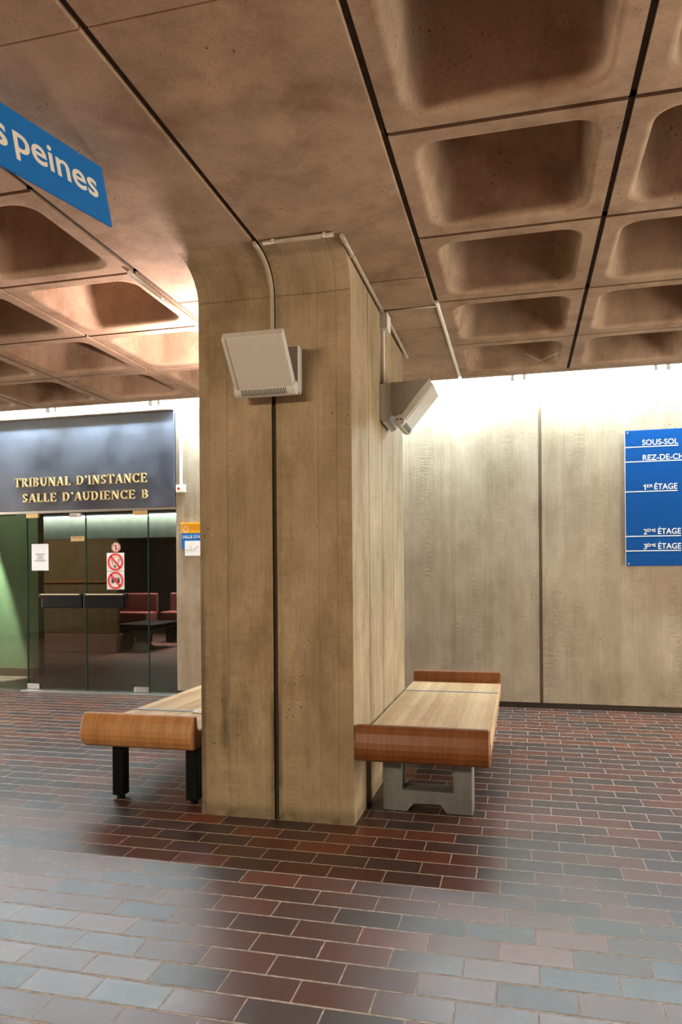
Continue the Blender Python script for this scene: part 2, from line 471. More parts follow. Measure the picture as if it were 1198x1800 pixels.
# dark bed of the joints between the coffer units
for cx0, n0, sgn in ((XB, 6, 1), (XL, 10, -1)):
    for i in range(n0+1):
        x = cx0 + sgn*CELL*i
        tp.box((x-.02, YMIN, ZC+.014), (x+.02, YE, ZC+.07))
    for j in range(14):
        y = YE - CELL*j
        xa, xb = sorted((cx0, cx0+sgn*CELL*n0))
        tp.box((xa, y-.02, ZC+.014), (xb, y+.02, ZC+.07))
tag(tp.build('trim_1', M['joint']), kind='structure')

# walls
wl = MB()
JX = .197
wl.box((-3.69, YW, .055), (JX-.016, YW+.3, 3.205)); wl.box((JX+.016, YW, .055), (XMAX, YW+.3, 3.205))
wl.box((-3.69, YW+.03, 0), (XMAX, YW+.3, .06))
wl.box((JX-.02, YW+.03, .05), (JX+.02, YW+.3, 3.2))
wl.box((XMIN, YW, 2.07), (-5.98, YW+.3, 3.205)); wl.box((XMIN, YW, 0), (-6.42, YW+.3, 2.08))
wl.box((-6.0, YW+.04, 2.10), (-3.69, YW+.3, 3.205))
tag(wl.build('wall_back', M['wall'], bevel=.004, seg=1), kind='structure')
cv = MB()
cv.box((XMIN, YW+.16, 3.2), (XMAX, YW+.3, 3.75)); cv.box((XMIN, YE, 3.7), (XMAX, YW+.3, 3.8))
tag(cv.build('trim_2', M['cove']), kind='structure')
bs = MB(); bs.box((-3.69, YW+.012, 0), (XMAX, YW+.04, .052))
tag(bs.build('baseboard_back', M['joint']), kind='structure')
for nm, a, b in (('wall_left', (XMIN-.3, YMIN, 0), (XMIN, YW+.2, ZC+.4)), ('wall_right', (XMAX, YMIN, 0), (XMAX+.3, YW+.2, ZC+.4)), ('wall_front', (XMIN, YMIN-.3, 0), (XMAX, YMIN, ZC+.4))):
    tag(MB().box(a, b).build(nm, M['wall']), kind='structure')

# window frames added around the unseen end fill lights
for nm, x, y0, y1 in (('added_window_3', 4.93, 1.5, 5.3), ('added_window_4', -10.93, 2.8, 7.0)):
    w_ = MB()
    for y in (y0, (y0+y1)/2, y1): w_.box((x-.03, y-.03, 0), (x+.03, y+.03, 2.5))
    for z in (.05, 2.47): w_.box((x-.03, y0, z-.04), (x+.03, y1, z+.04))
    tag(w_.build(nm, M['steel']), kind='structure')

# court room seen through the glass
ir = MB(); ir.box((-13.2, 15, 2.15), (-2.2, 15.2, 4.0))
tag(ir.build('wall_inner', M['cove']), kind='structure')
ir = MB(); ir.box((-13.2, 14.9, 0), (-2.2, 15.0, 2.15)); ir.box((-13.1, 14.6, 2.10), (-2.3, 14.95, 2.15)); ir.box((-2.4, YW+.3, 0), (-2.2, 15, 4)); ir.box((-13.3, 8.4, 0), (-13.1, 15, 4)); ir.box((-13.3, YW+.3, 3.3), (-2.2, 15.2, 3.5))  # thin ledge added to shade the lower wall from the tube
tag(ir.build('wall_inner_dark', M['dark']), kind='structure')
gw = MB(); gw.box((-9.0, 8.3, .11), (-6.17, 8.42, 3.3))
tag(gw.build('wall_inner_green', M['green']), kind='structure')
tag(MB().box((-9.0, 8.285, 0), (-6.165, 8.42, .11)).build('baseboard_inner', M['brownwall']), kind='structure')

# ------------------------------------------------------------------ beam and pillar
PX0, PX1, PY0, PY1 = -1.742, -.864, 3.752, 5.50
GX = -1.30
bm_ = MB()
BX0, BX1 = XL+.014, XB-.014
ys = [YMIN, 1.985, 4.15, 4.613, 5.033, YE+.07]
gaps = [.0008, .006, .006, .006, 0]
for i in range(5):
    y0 = ys[i] + (gaps[i-1] if i else 0); y1 = ys[i+1] - gaps[i]
    if i < 2:
        bm_.box((BX0, y0, ZC), (GX-.013, y1, ZC+.3)); bm_.box((GX+.013, y0, ZC), (BX1, y1, ZC+.3))
    else:
        bm_.box((BX0, y0, ZC), (BX1, y1, ZC+.3))
bm_.box((BX0+.02, YMIN, ZC+.03), (BX1-.02, YE+.06, ZC+.29))
beam = bm_.build('ceiling_beam', M['ceil'], bevel=.006, seg=2)
tag(beam, 'wide flat concrete ceiling beam with a centre groove, between two fields of coffers', 'beam')

pl = MB()
ZF = 2.86; YF = 3.50
fil = [(PY0-(PY0-YF)*(1-math.cos(math.radians(a))), ZF + (ZC-ZF)*math.sin(math.radians(a))) for a in range(0, 91, 9)]
def piece(x0, x1, yb):
    pl.prism([(PY0, 0)] + fil + [(yb, ZC), (yb, 0)], 'x', x0, x1)
yj = [4.20, 4.625, 5.04]
piece(PX0, GX-.013, yj[0]-.006); piece(GX+.013, PX1, yj[0]-.006)
for a, b in ((yj[0]+.006, yj[1]-.006), (yj[1]+.006, yj[2]-.006), (yj[2]+.006, PY1)):
    pl.box((PX0, a, 0), (PX1, b, ZC))
pl.box((PX0+.02, PY0+.022, 0), (PX1-.02, PY1-.02, ZC-.01))
pillar = pl.build('concrete_pillar', M['pillar'], bevel=.009, seg=2, angle=50)
tag(pillar, 'massive board-marked concrete pillar with a dark vertical groove, flaring into the ceiling', 'pillar')

jf = MB()
jf.prism([(PY0+.016, 0)] + [(y+.016, min(z+.001, ZC-.002)) for y, z in fil] + [(4.1, ZC-.002), (4.1, 0)], 'x', GX-.0125, GX+.0125)
jf.build('joint_filler', M['joint'], pillar)
for y in yj:
    MB().box((PX0+.012, y-.0055, 0), (PX1-.012, y+.0055, ZC-.003)).build('joint_filler', M['joint'], pillar)
MB().box((GX-.0125, YMIN, ZC+.016), (GX+.0125, 4.14, ZC+.05)).build('joint_filler', M['joint'], beam)
for y in (4.15, 4.613, 5.033):
    MB().box((BX0+.01, y-.0055, ZC+.010), (BX1-.01, y+.0055, ZC+.05)).build('joint_filler', M['joint'], beam)

# ------------------------------------------------------------------ text
def text_mesh(s, bold=0.0, extrude=.002):
    cu = bpy.data.curves.new('txt', 'FONT'); cu.body = s; cu.size = 1; cu.offset = bold; cu.extrude = extrude
    cu.resolution_u = 4
    o = bpy.data.objects.new('txt', cu); COL.objects.link(o)
    dg = bpy.context.evaluated_depsgraph_get()
    me = bpy.data.meshes.new_from_object(o.evaluated_get(dg))
    bpy.data.objects.remove(o); bpy.data.curves.remove(cu)
    return me
def text_on(name, s, mat, origin, e1, e2, width, height, parent=None, bold=.012, depth=.002):
    """text whose box is width x height, lower-left corner at origin on the plane e1,e2"""
    me = text_mesh(s, bold, .5)
    xs = [v.co.x for v in me.vertices]; yv = [v.co.y for v in me.vertices]
    x0, x1, y0, y1 = min(xs), max(xs), min(yv), max(yv)
    e1 = Vector(e1).normalized(); e2 = Vector(e2).normalized(); n = e1.cross(e2)
    for v in me.vertices:
        a = (v.co.x-x0)/(x1-x0)*width; b = (v.co.y-y0)/(y1-y0)*height
        v.co = Vector(origin) + e1*a + e2*b + n*(depth if v.co.z > 0 else 0)
    me.materials.append(mat); me.name = name
    o = bpy.data.objects.new(name, me); COL.objects.link(o)
    if parent:
        bpy.context.view_layer.update(); o.parent = parent; me.transform(parent.matrix_world.inverted())
    return o
EX, EZ = (1, 0, 0), (0, 0, 1)

# roman capitals, drawn stroke by stroke (cap height 1)
TK, TN, SF = .155, .075, .055
def q(x0, y0, x1, y1, w): return ('q', x0, y0, x1, y1, w)
def serif(x, y, w=.34): return ('s', x, y, w)
def bowl(cx, cy, rx, ry, a0, a1): return ('a', cx, cy, rx, ry, a0, a1)
GL = {
 'T': (.80, [q(.4,0,.4,1,TK), q(.02,.965,.78,.965,TN), q(.045,.97,.03,.74,.05), q(.755,.97,.77,.74,.05), serif(.4,0)]),
 'I': (.36, [q(.18,0,.18,1,TK), serif(.18,0), serif(.18,1)]),
 'R': (.80, [q(.18,0,.18,1,TK), serif(.18,0), serif(.14,1,.28), q(.18,.96,.38,.96,TN), q(.18,.50,.38,.50,TN), bowl(.36,.73,.23,.23,90,-90), q(.38,.50,.68,0,TK), serif(.70,0,.22)]),
 'B': (.76, [q(.18,0,.18,1,TK), serif(.14,0,.26), serif(.14,1,.26), q(.18,.96,.38,.96,TN), q(.18,.52,.40,.52,TN), q(.18,.04,.40,.04,TN), bowl(.36,.74,.21,.22,90,-90), bowl(.38,.28,.25,.24,90,-90)]),
 'U': (.86, [q(.17,.3,.17,1,TK), serif(.17,1), q(.69,.3,.69,1,TN), serif(.69,1,.28), bowl(.43,.30,.24,.26,180,360)]),
 'N': (.90, [q(.15,0,.15,1,TN), q(.75,0,.75,1,TN), q(.15,1,.75,0,TK), serif(.15,0,.28), serif(.12,1,.22), serif(.75,1,.28)]),
 'A': (.86, [q(.12,0,.43,1,TN), q(.43,1,.74,0,TK), q(.24,.34,.62,.34,TN), serif(.12,0,.28), serif(.74,0,.30)]),
 'L': (.68, [q(.18,0,.18,1,TK), serif(.18,1), serif(.14,0,.26), q(.18,.04,.62,.04,TN), q(.62,.02,.645,.26,.05)]),
 'D': (.88, [q(.18,0,.18,1,TK), serif(.14,0,.26), serif(.14,1,.26), q(.18,.96,.40,.96,TN), q(.18,.04,.40,.04,TN), bowl(.38,.50,.37,.46,90,-90)]),
 "'": (.26, [q(.15,.76,.11,1,.09)]),
 'S': (.62, [bowl(.31,.735,.20,.225,20,270), bowl(.31,.265,.22,.235,90,-160), q(.52,.98,.50,.74,.05), q(.09,.24,.07,.02,.05)]),
 'C': (.82, [bowl(.46,.5,.38,.46,45,315), q(.74,.98,.735,.70,.05), q(.74,.02,.735,.26,.05)]),
 'E': (.72, [q(.18,0,.18,1,TK), serif(.14,0,.26), serif(.14,1,.26), q(.18,.96,.60,.96,TN), q(.18,.52,.48,.52,TN), q(.18,.04,.64,.04,TN), q(.60,.97,.615,.76,.05), q(.63,.03,.66,.25,.05), q(.48,.62,.48,.42,.05)]),
 ' ': (.48, []),
}
def roman(name, s, mat, origin, width, height, parent, depth=.02, gap=.13):
    mb = MB(); x = 0; quads = []
    for ch in s:
        w, parts = GL[ch]
        for p in parts:
            if p[0] == 'q':
                _, x0, y0, x1, y1, ww = p
                d = Vector((x1-x0, y1-y0)).normalized(); nn = Vector((-d.y, d.x))*ww/2
                if abs(d.x) > .15 and abs(d.y) > .15: nn = Vector((ww/2/abs(d.y)*1.0, 0))*(-1)
                quads.append([(x+x0+nn.x, y0+nn.y), (x+x1+nn.x, y1+nn.y), (x+x1-nn.x, y1-nn.y), (x+x0-nn.x, y0-nn.y)])
            elif p[0] == 's':
                _, sx, sy, ww = p
                y0 = 0 if sy == 0 else 1-SF
                quads.append([(x+sx-ww/2, y0), (x+sx+ww/2, y0), (x+sx+ww/2, y0+SF), (x+sx-ww/2, y0+SF)])
            else:
                _, cx, cy, rx, ry, a0, a1 = p
                n = 14
                pts = []
                for i in range(n+1):
                    a = math.radians(a0+(a1-a0)*i/n)
                    tk = TN + (TK-TN)*abs(math.cos(a))**1.3
                    pts.append(((x+cx+(rx+tk/2*.5)*math.cos(a), cy+(ry+.02)*math.sin(a)), (x+cx+(rx-tk*.75)*math.cos(a), cy+(ry-tk*.8)*math.sin(a))))
                for (o0, i0), (o1, i1) in zip(pts, pts[1:]): quads.append([o0, o1, i1, i0])
        x += w + gap
    total = x - gap
    for qd in quads:
        pts = [(origin[0] + a/total*width, origin[2] + b*height) for a, b in qd]
        mb.prism(pts, 'y', origin[1]-depth, origin[1])
    return mb.build(name, mat, parent)

# ------------------------------------------------------------------ fascia and glass front
fa = empty('fascia', (-4.84, YW, 2.09), 'dark navy fascia panel with two lines of gold letters above glass doors', 'fascia')
p = MB(); p.box((-6.6, YW-.03, 2.09), (-3.69, YW+.04, 3.15))
p.build('panel', M['fascia'], fa, bevel=.004, seg=1)
def adv(s, gap=.13): return sum(GL[c][0] + gap for c in s)
for line, x, z, wid, hgt in (("TRIBUNAL D'INSTANCE", -5.725, 2.370, 1.708, .103), ("SALLE D'AUDIENCE B", -5.615, 2.190, 1.615, .100)):
    k = wid/(adv(line) - .13); pos = 0
    for word in line.split(' '):
        for letter in word:
            roman('letter', letter, M['gold'], (x + pos*k, YW-.031, z), GL[letter][0]*k, hgt, fa)
            pos += GL[letter][0] + .13
        pos += GL[' '][0] + .13
p = MB(); p.box((-6.6, YW-.10, 3.152), (-3.69, YW+.02, 3.204)); tag(p.build('trim_5', M['wall']), kind='structure')
p = MB(); p.box((-6.42, YW-.01, 2.062), (-3.69, YW+.06, 2.09))
p.build('rail', M['steel'], fa)

def leaf(name, x0, x1, y=YW+.02, z0=.015, z1=2.06):
    o = MB().box((x0, y, z0), (x1, y+.012, z1)).build(name, M['glass'])
    tag(o, kind='structure')
    ed = MB()
    for x in (x0, x1): ed.box((x-.0025, y-.001, z0), (x+.0025, y+.013, z1))
    ed.build('glass_edge', M['glass_edge'], o)
    return o
leaf('window_1', -6.42, -5.615)
d1 = leaf('door_1', -5.607, -4.836)
d2 = leaf('door_2', -4.830, -4.046)
leaf('window_2', -4.040, -3.692)
tag(d1, 'frameless glass door leaf with a taped paper notice, left of the pair'); tag(d2, 'frameless glass door leaf with the prohibition stickers, right of the pair')
for d, a, b in ((d1, -5.607, -5.450), (d2, -4.222, -4.046)):
    MB().rbox((a, YW+.005, 2.012), (b, YW+.045, 2.062), .003).build('hinge_patch', M['brass'], d)
    MB().rbox((a, YW+.005, .016), (b, YW+.045, .075), .003).build('hinge_patch', M['steel'], d)
# thick black push handles across the meeting edge
for d, a, b in ((d1, -5.405, -4.842), (d2, -4.826, -4.290)):
    h = MB()
    s = 1 if d is d1 else -1
    xo = a if d is d1 else b
    prof = [(xo, 1.130), (xo, 1.085), (xo+s*.035, 1.062), (xo+s*.035, .962), (b if d is d1 else a, .962), (b if d is d1 else a, 1.130)]
    h.prism(prof, 'y', YW-.055, YW+.018)
    hd = h.build('handle', M['black'], d, bevel=.012, seg=3)
    MB().rbox((a+.03, YW-.058, 1.112), (b-.03, YW-.052, 1.124), .003).build('handle_trim', M['brass'], hd)
tag(MB().rbox((-5.62, YW-.10, 0), (-3.55, YW+.1, .012), .004).build('trim_3', M['steel']), kind='structure')

# things on the glass
t = empty('paper_notice', (-5.43, YW+.018, 1.395), 'white paper notice with small print taped on the left glass door', 'notice')
MB().box((-5.545, YW+.015, 1.397), (-5.322, YW+.0185, 1.708)).build('sheet', M['paper'], t)
ln = MB()
for z, w in ((1.585, .12), (1.56, .07), (1.535, .075), (1.51, .145)):
    x = -5.433 - w/2
    while x < -5.433 + w/2:
        d = random.uniform(.006, .016)
        ln.box((x, YW+.0135, z), (x+d, YW+.0151, z+.011)); x += d + .004
ln.build('print', M['ink_grey'], t)

def ring_mb(cx, cz, ro, ri, y0, y1, n=40):
    mb = MB()
    for i in range(n):
        a, b = 2*PI*i/n, 2*PI*(i+1)/n
        mb.prism([(cx+ro*math.cos(a), cz+ro*math.sin(a)), (cx+ro*math.cos(b), cz+ro*math.sin(b)), (cx+ri*math.cos(b), cz+ri*math.sin(b)), (cx+ri*math.cos(a), cz+ri*math.sin(a))], 'y', y0, y1)
    return mb
def slash(mb, cx, cz, r, w, y0, y1, ang=-48):
    a = math.radians(ang); d = (math.cos(a), math.sin(a)); n = (-d[1]*w/2, d[0]*w/2)
    mb.prism([(cx-d[0]*r+n[0], cz-d[1]*r+n[1]), (cx+d[0]*r+n[0], cz+d[1]*r+n[1]), (cx+d[0]*r-n[0], cz+d[1]*r-n[1]), (cx-d[0]*r-n[0], cz-d[1]*r-n[1])], 'y', y0, y1)
YS = YW + .0185
def rot(pts, cx, cz, ang):
    a = math.radians(ang); return [(cx+x*math.cos(a)-z*math.sin(a), cz+x*math.sin(a)+z*math.cos(a)) for x, z in pts]
# no smoking
cx = -4.452; cz = 1.486
t = empty('no_smoking_sign', (cx, YS, 1.378), 'square no-smoking sticker with red ring on the right glass door', 'sign')
MB().box((-4.562, YS-.003, 1.381), (-4.343, YS, 1.590)).build('plate', M['white'], t)
r = ring_mb(cx, cz, .098, .078, YS-.0065, YS-.003); slash(r, cx, cz, .088, .022, YS-.0065, YS-.003); r.build('prohibition_ring', M['red'], t)
g = MB()
g.prism(rot([(-.052, -.011), (-.028, -.011), (-.028, .011), (-.052, .011)], cx+.018, cz-.02, 55), 'y', YS-.005, YS-.003)
for a, b in ((.0, .065),):
    for off in (-.011, .009):
        g.prism(rot([(a, off), (b, off), (b, off+.0025), (a, off+.0025)], cx+.018, cz-.02, 55), 'y', YS-.005, YS-.003)
    g.prism(rot([(b, -.011), (b+.003, -.011), (b+.003, .0115), (b, .0115)], cx+.018, cz-.02, 55), 'y', YS-.005, YS-.003)
g.tube([(cx-.012, YS-.004, cz-.045), (cx-.03, YS-.004, cz-.035), (cx-.042, YS-.004, cz-.02), (cx-.034, YS-.004, cz-.002), (cx-.044, YS-.004, cz+.012), (cx-.055, YS-.004, cz+.03)], .0016, 6)
g.build('cigarette_symbol', M['ink'], t)
# no photographs
cz = 1.276
t = empty('no_photo_sign', (cx, YS, 1.174), 'square sticker with crossed-out camera below the no-smoking sticker', 'sign')
MB().box((-4.562, YS-.003, 1.174), (-4.343, YS, 1.378)).build('plate', M['white'], t)
r = ring_mb(cx, cz, .098, .078, YS-.0065, YS-.003); slash(r, cx, cz, .088, .020, YS-.0065, YS-.003); r.build('prohibition_ring', M['red'], t)
g = MB()
g.box((cx-.052, YS-.005, cz-.03), (cx-.022, YS-.003, cz+.018)); g.box((cx+.022, YS-.005, cz-.03), (cx+.052, YS-.003, cz+.018))
g.box((cx-.022, YS-.005, cz+.012), (cx+.022, YS-.003, cz+.018)); g.box((cx-.052, YS-.005, cz+.023), (cx+.052, YS-.003, cz+.032))
g.join(ring_mb(cx, cz-.008, .014, .0, YS-.005, YS-.003, 16))
g.build('camera_symbol', M['ink'], t)
# small octagonal sticker
cx2, cz2 = -4.445, 1.652
t = empty('octagonal_sticker', (cx2, YS, 1.60), 'small eight-sided prohibition sticker above the no-smoking sticker', 'sign')
MB().prism([(cx2+.058*math.cos(PI/8+PI/4*i), cz2+.058*math.sin(PI/8+PI/4*i)) for i in range(8)], 'y', YS-.003, YS).build('plate', M['white'], t)
r = ring_mb(cx2, cz2, .050, .044, YS-.0055, YS-.003, 24); slash(r, cx2, cz2, .045, .007, YS-.0055, YS-.003, -38); r.build('prohibition_ring', M['red'], t)
g = MB(); g.box((cx2-.006, YS-.0045, cz2-.032), (cx2+.006, YS-.003, cz2+.008)); g.join(ring_mb(cx2, cz2+.018, .009, 0, YS-.0045, YS-.003, 12))
g.build('symbol', M['ink'], t)
# plate near the meeting edge
t = empty('door_plate', (-4.93, YS, 1.73), 'small gold instruction plate on the left glass door beside its meeting edge', 'plate')
MB().box((-5.023, YS-.003, 1.731), (-4.847, YS, 1.786)).build('plate', M['brass'], t)
text_on('lettering', 'FERMEZ LA PORTE', M['ink'], (-5.008, YS-.003, 1.764), EX, EZ, .145, .012, t, .0, .0008)
text_on('lettering', 'S.V.P.', M['ink'], (-4.925, YS-.003, 1.743), EX, EZ, .045, .010, t, .0, .0008)
# door closer tag at the top
t = empty('door_tag', (-4.95, YS, 2.0), 'small pale tag with dark digits at the top of the left glass door', 'tag')
MB().rbox((-5.02, YW-.015, 2.004), (-4.885, YS, 2.052), .003).build('body', M['white'], t)
text_on('lettering', 'E332', M['ink'], (-5.012, YW-.015, 2.013), EX, EZ, .09, .028, t, .01, .0008)

# left pier: alarm point, its conduit, and the room sign
t = empty('call_point', (-3.615, YW, 2.24), 'cream call point box with a red button under a white conduit', 'call point')
MB().rbox((-3.668, YW-.045, 2.242), (-3.562, YW, 2.326), .006).build('body', M['cream'], t)
b = MB(); b.tube([(-3.632, YW-.045, 2.283), (-3.632, YW-.052, 2.283)], .016, 16); b.build('button', M['red'], t)
tag(MB().rbox((-3.634, YW-.022, 2.326), (-3.606, YW, 3.20), .004).build('conduit', M['pale_conduit']), 'white flat conduit rising from the cream call point', 'conduit')
t = empty('room_sign', (-3.5, YW, 1.62), 'orange and blue room sign on the concrete pier beside the glass doors', 'sign')
MB().rbox((-3.618, YW-.025, 1.622), (-3.16, YW, 1.79), .003).build('blue_panel', M['blue2'], t)
MB().rbox((-3.618, YW-.025, 1.791), (-3.16, YW, 1.905), .003).build('orange_panel', M['orange'], t)
MB().rbox((-3.618, YW-.032, 1.882), (-3.16, YW-.0245, 1.906), .003).build('top_lip', M['orange'], t)
ring_mb(0, 0, .034, .028, YW-.027, YW-.0245, 32).build('tmp', M['letter'])
tmp = bpy.data.objects['tmp']; tmp.name = 'number'
tmp.data.transform(Matrix.Translation((-3.558, 0, 1.836)) @ Matrix.Diagonal((.85, 1, 1.1, 1)))
tmp.parent = t; tmp.data.transform(t.matrix_world.inverted())
text_on('lettering', "SALLE D'AUDIENCE", M['letter'], (-3.602, YW-.025, 1.735), EX, EZ, .41, .034, t, .0, .0015)
t = empty('paper_sheet', (-3.45, YW-.03, 1.54), 'white sheet with a line sketch stuck over the lower edge of the room sign', 'paper')
MB().box((-3.572, YW-.029, 1.543), (-3.362, YW-.0265, 1.707)).build('sheet', M['paper'], t)
g = MB()
g.tube([(-3.555, YW-.029, 1.61), (-3.49, YW-.029, 1.605), (-3.515, YW-.029, 1.66)], .0018, 6); g.tube([(-3.47, YW-.029, 1.60), (-3.44, YW-.029, 1.64), (-3.405, YW-.029, 1.65)], .0018, 6)
g.build('sketch', M['ink_grey'], t)

# ------------------------------------------------------------------ floor directory on the back wall
t = empty('floor_directory', (1.42, YW, 1.387), 'large glossy blue floor directory sign with white lines on the right back wall', 'sign')
YD = YW - .035
MB().rbox((.977, YD, 1.387), (1.877, YD+.006, 2.668), .002).build('panel', M['blue'], t)
MB().box((.974, YD+.001, 1.387), (.977, YD+.006, 2.668)).build('edge', M['letter'], t)
def dline(s, x, z, w, h, zr, x1):
    text_on('lettering', s, M['letter'], (x, YD, z), EX, EZ, w, h, t, .006, .0012)
    MB().box((.977, YD-.0012, zr-.004), (x1, YD, zr+.004)).build('rule', M['letter'], t)
dline('SOUS-SOL', 1.129, 2.524, .312, .052, 2.510, 1.443)
dline('REZ-DE-CHAUSSÉE', 1.132, 2.382, .60, .064, 2.371, 1.735)
dline('ÉTAGE', 1.233, 2.104, .198, .068, 2.089, 1.431)
dline('ÉTAGE', 1.262, 1.684, .198, .068, 1.667, 1.460)
dline('ÉTAGE', 1.262, 1.545, .198, .068, 1.529, 1.460)
for s, z, wn, sup, ws in (('1', 2.104, .027, 'ER', .053), ('2', 1.684, .03, 'ÈME', .075), ('3', 1.545, .03, 'ÈME', .075)):
    if s == '1':
        MB().prism([(1.147, z), (1.147, z+.037), (1.136, z+.030), (1.136, z+.039), (1.149, z+.05), (1.157, z+.05), (1.157, z)], 'y', YD-.0012, YD).build('lettering', M['letter'], t)
    else:
        text_on('lettering', s, M['letter'], (1.134, YD, z), EX, EZ, wn, .05, t, .004, .0012)
    text_on('lettering', sup, M['letter'], (1.167, YD, z+.022), EX, EZ, ws, .027 if sup == 'ER' else .036, t, .002, .0012)
for z in (2.645, 1.408):
    for x in (1.0, 1.854):
        b = MB(); b.tube([(x, YW, z), (x, YD-.006, z)], .010, 14); b.build('screw', M['steel'], t)

# ------------------------------------------------------------------ hanging sign
A0 = Vector((-1.733, 2.145, 2.775)); A1 = Vector((-1.608, 2.651, 2.775)); A2 = Vector((-1.667, 2.654, 3.034))
e1 = (A1-A0).normalized(); e2 = A2-A1; e2 = e2 - e1*e2.dot(e1); hh = e2.length; e2.normalize(); nn = e1.cross(e2)
t = empty('hanging_sign', A1, 'blue sign board with cream lowercase letters hanging below the beam', 'sign')
s = MB()
c = [A1 - e1*.85, A1, A1 + e2*hh, A1 - e1*.85 + e2*hh]
s.poly(c); bmesh.ops.recalc_face_normals(s.bm, faces=s.bm.faces[:])
r_ = bmesh.ops.extrude_face_region(s.bm, geom=s.bm.faces[:])
for v in [x for x in r_['geom'] if isinstance(x, bmesh.types.BMVert)]: v.co -= nn*.008
bmesh.ops.recalc_face_normals(s.bm, faces=s.bm.faces[:])
s.build('board', M['blue_hang'], t)
text_on('lettering', 'peines', M['cream'], A1 - e1*.443 + e2*.062, e1, e2, .393, .146, t, .012, .001)
text_on('lettering', 's', M['cream'], A1 - e1*.53 + e2*.085, e1, e2, .058, .09, t, .012, .001)
for a in (.12, .70):
    b0 = A1 - e1*a + e2*(hh-.01) - nn*.004
    h = MB(); h.tube([b0, (b0.x, b0.y, ZC+.002)], .003, 6); h.build('hanger', M['steel'], t)

# ------------------------------------------------------------------ benches
def bench_profile():
    """seat block in (y, z) from the near end at y=0, lip top .545, seat .455; returned for one end"""
    return
def make_bench(x0, x1, y0, y1, name, label, endmat, xt):
    t = empty(name, ((x0+x1)/2, (y0+y1)/2, 0), label, 'bench')
    zs, zl, zb = .455, .540, .345
    # seat slab
    s = MB(); s.box((x0, y0+.10, zb+.03), (x1, y1-.10, zs))
    s.build('seat', M['seat_wood'], t, bevel=.012, seg=3)
    # upturned ends with a rounded outer face
    def end(y, sg):
        prof = [(.012, zl-.006), (.004, zl-.014), (-.012, .50), (-.026, .455), (-.030, .425), (-.024, .395), (-.004, .362), (.022, .347), (.05, zb)]
        prof += [(.13, zb+.012), (.13, zs+.0005), (.088, zs+.001), (.072, zs+.010), (.064, zs+.028), (.060, zl-.012), (.054, zl-.003), (.044, zl), (.022, zl)]
        mb = MB(); mb.prism([(y+sg*a, z) for a, z in prof], 'x', x0, x1)
        return mb.build('end_block', endmat, t, bevel=.014, seg=3, angle=50)
    end(y0, 1); end(y1, -1)
    return t
rb = make_bench(-.858, -.153, 3.735, 5.97, 'wooden_bench', 'long wooden bench on concrete supports along the right side of the pillar', M['end_wood'], 0)
MB().box((-.856, 5.40, .4545), (-.16, 5.425, .4585)).build('metal_strip', M['strip'], rb)
for yy in (4.04, 5.45):
    mb = MB()
    xa, xb = -.765, -.262
    mb.prism([(xa, 0), (xa, .375), (xa+.115, .375), (xa+.105, .12), (xb-.105, .12), (xb-.115, .375), (xb, .375), (xb, 0), (-.405, 0), (-.440, .047), (-.588, .047), (-.630, 0)], 'y', yy, yy+.16)
    mb.build('concrete_support', M['grey_conc'], rb, bevel=.006, seg=2)
lb = make_bench(-2.498, -1.79, 3.745, 5.97, 'wooden_bench', 'long wooden bench on black steel legs along the left side of the pillar', M['end_wood_pale'], 0)
MB().box((-2.49, 4.30, .4545), (-1.80, 4.335, .4585)).build('metal_strip', M['strip'], lb)
fp = MB(); fp.rbox((-2.05, 4.27, .456), (-1.90, 4.345, .463), .003); fp.rbox((-2.02, 4.285, .462), (-1.915, 4.33, .470), .003)
fp.build('strip_buckle', M['steel'], lb)
for xx in (-2.39, -1.91):
    for yy in (3.89, 5.66):
        lg = MB().rbox((xx, yy, .022), (xx+.072, yy+.072, .38), .004).build('leg', M['black'], lb)
        f = MB(); f.tube([(xx+.036, yy+.036, 0), (xx+.036, yy+.036, .010)], .026, 14); f.tube([(xx+.036, yy+.036, .010), (xx+.036, yy+.036, .024)], .012, 10)
        f.build('foot', M['black'], lg)

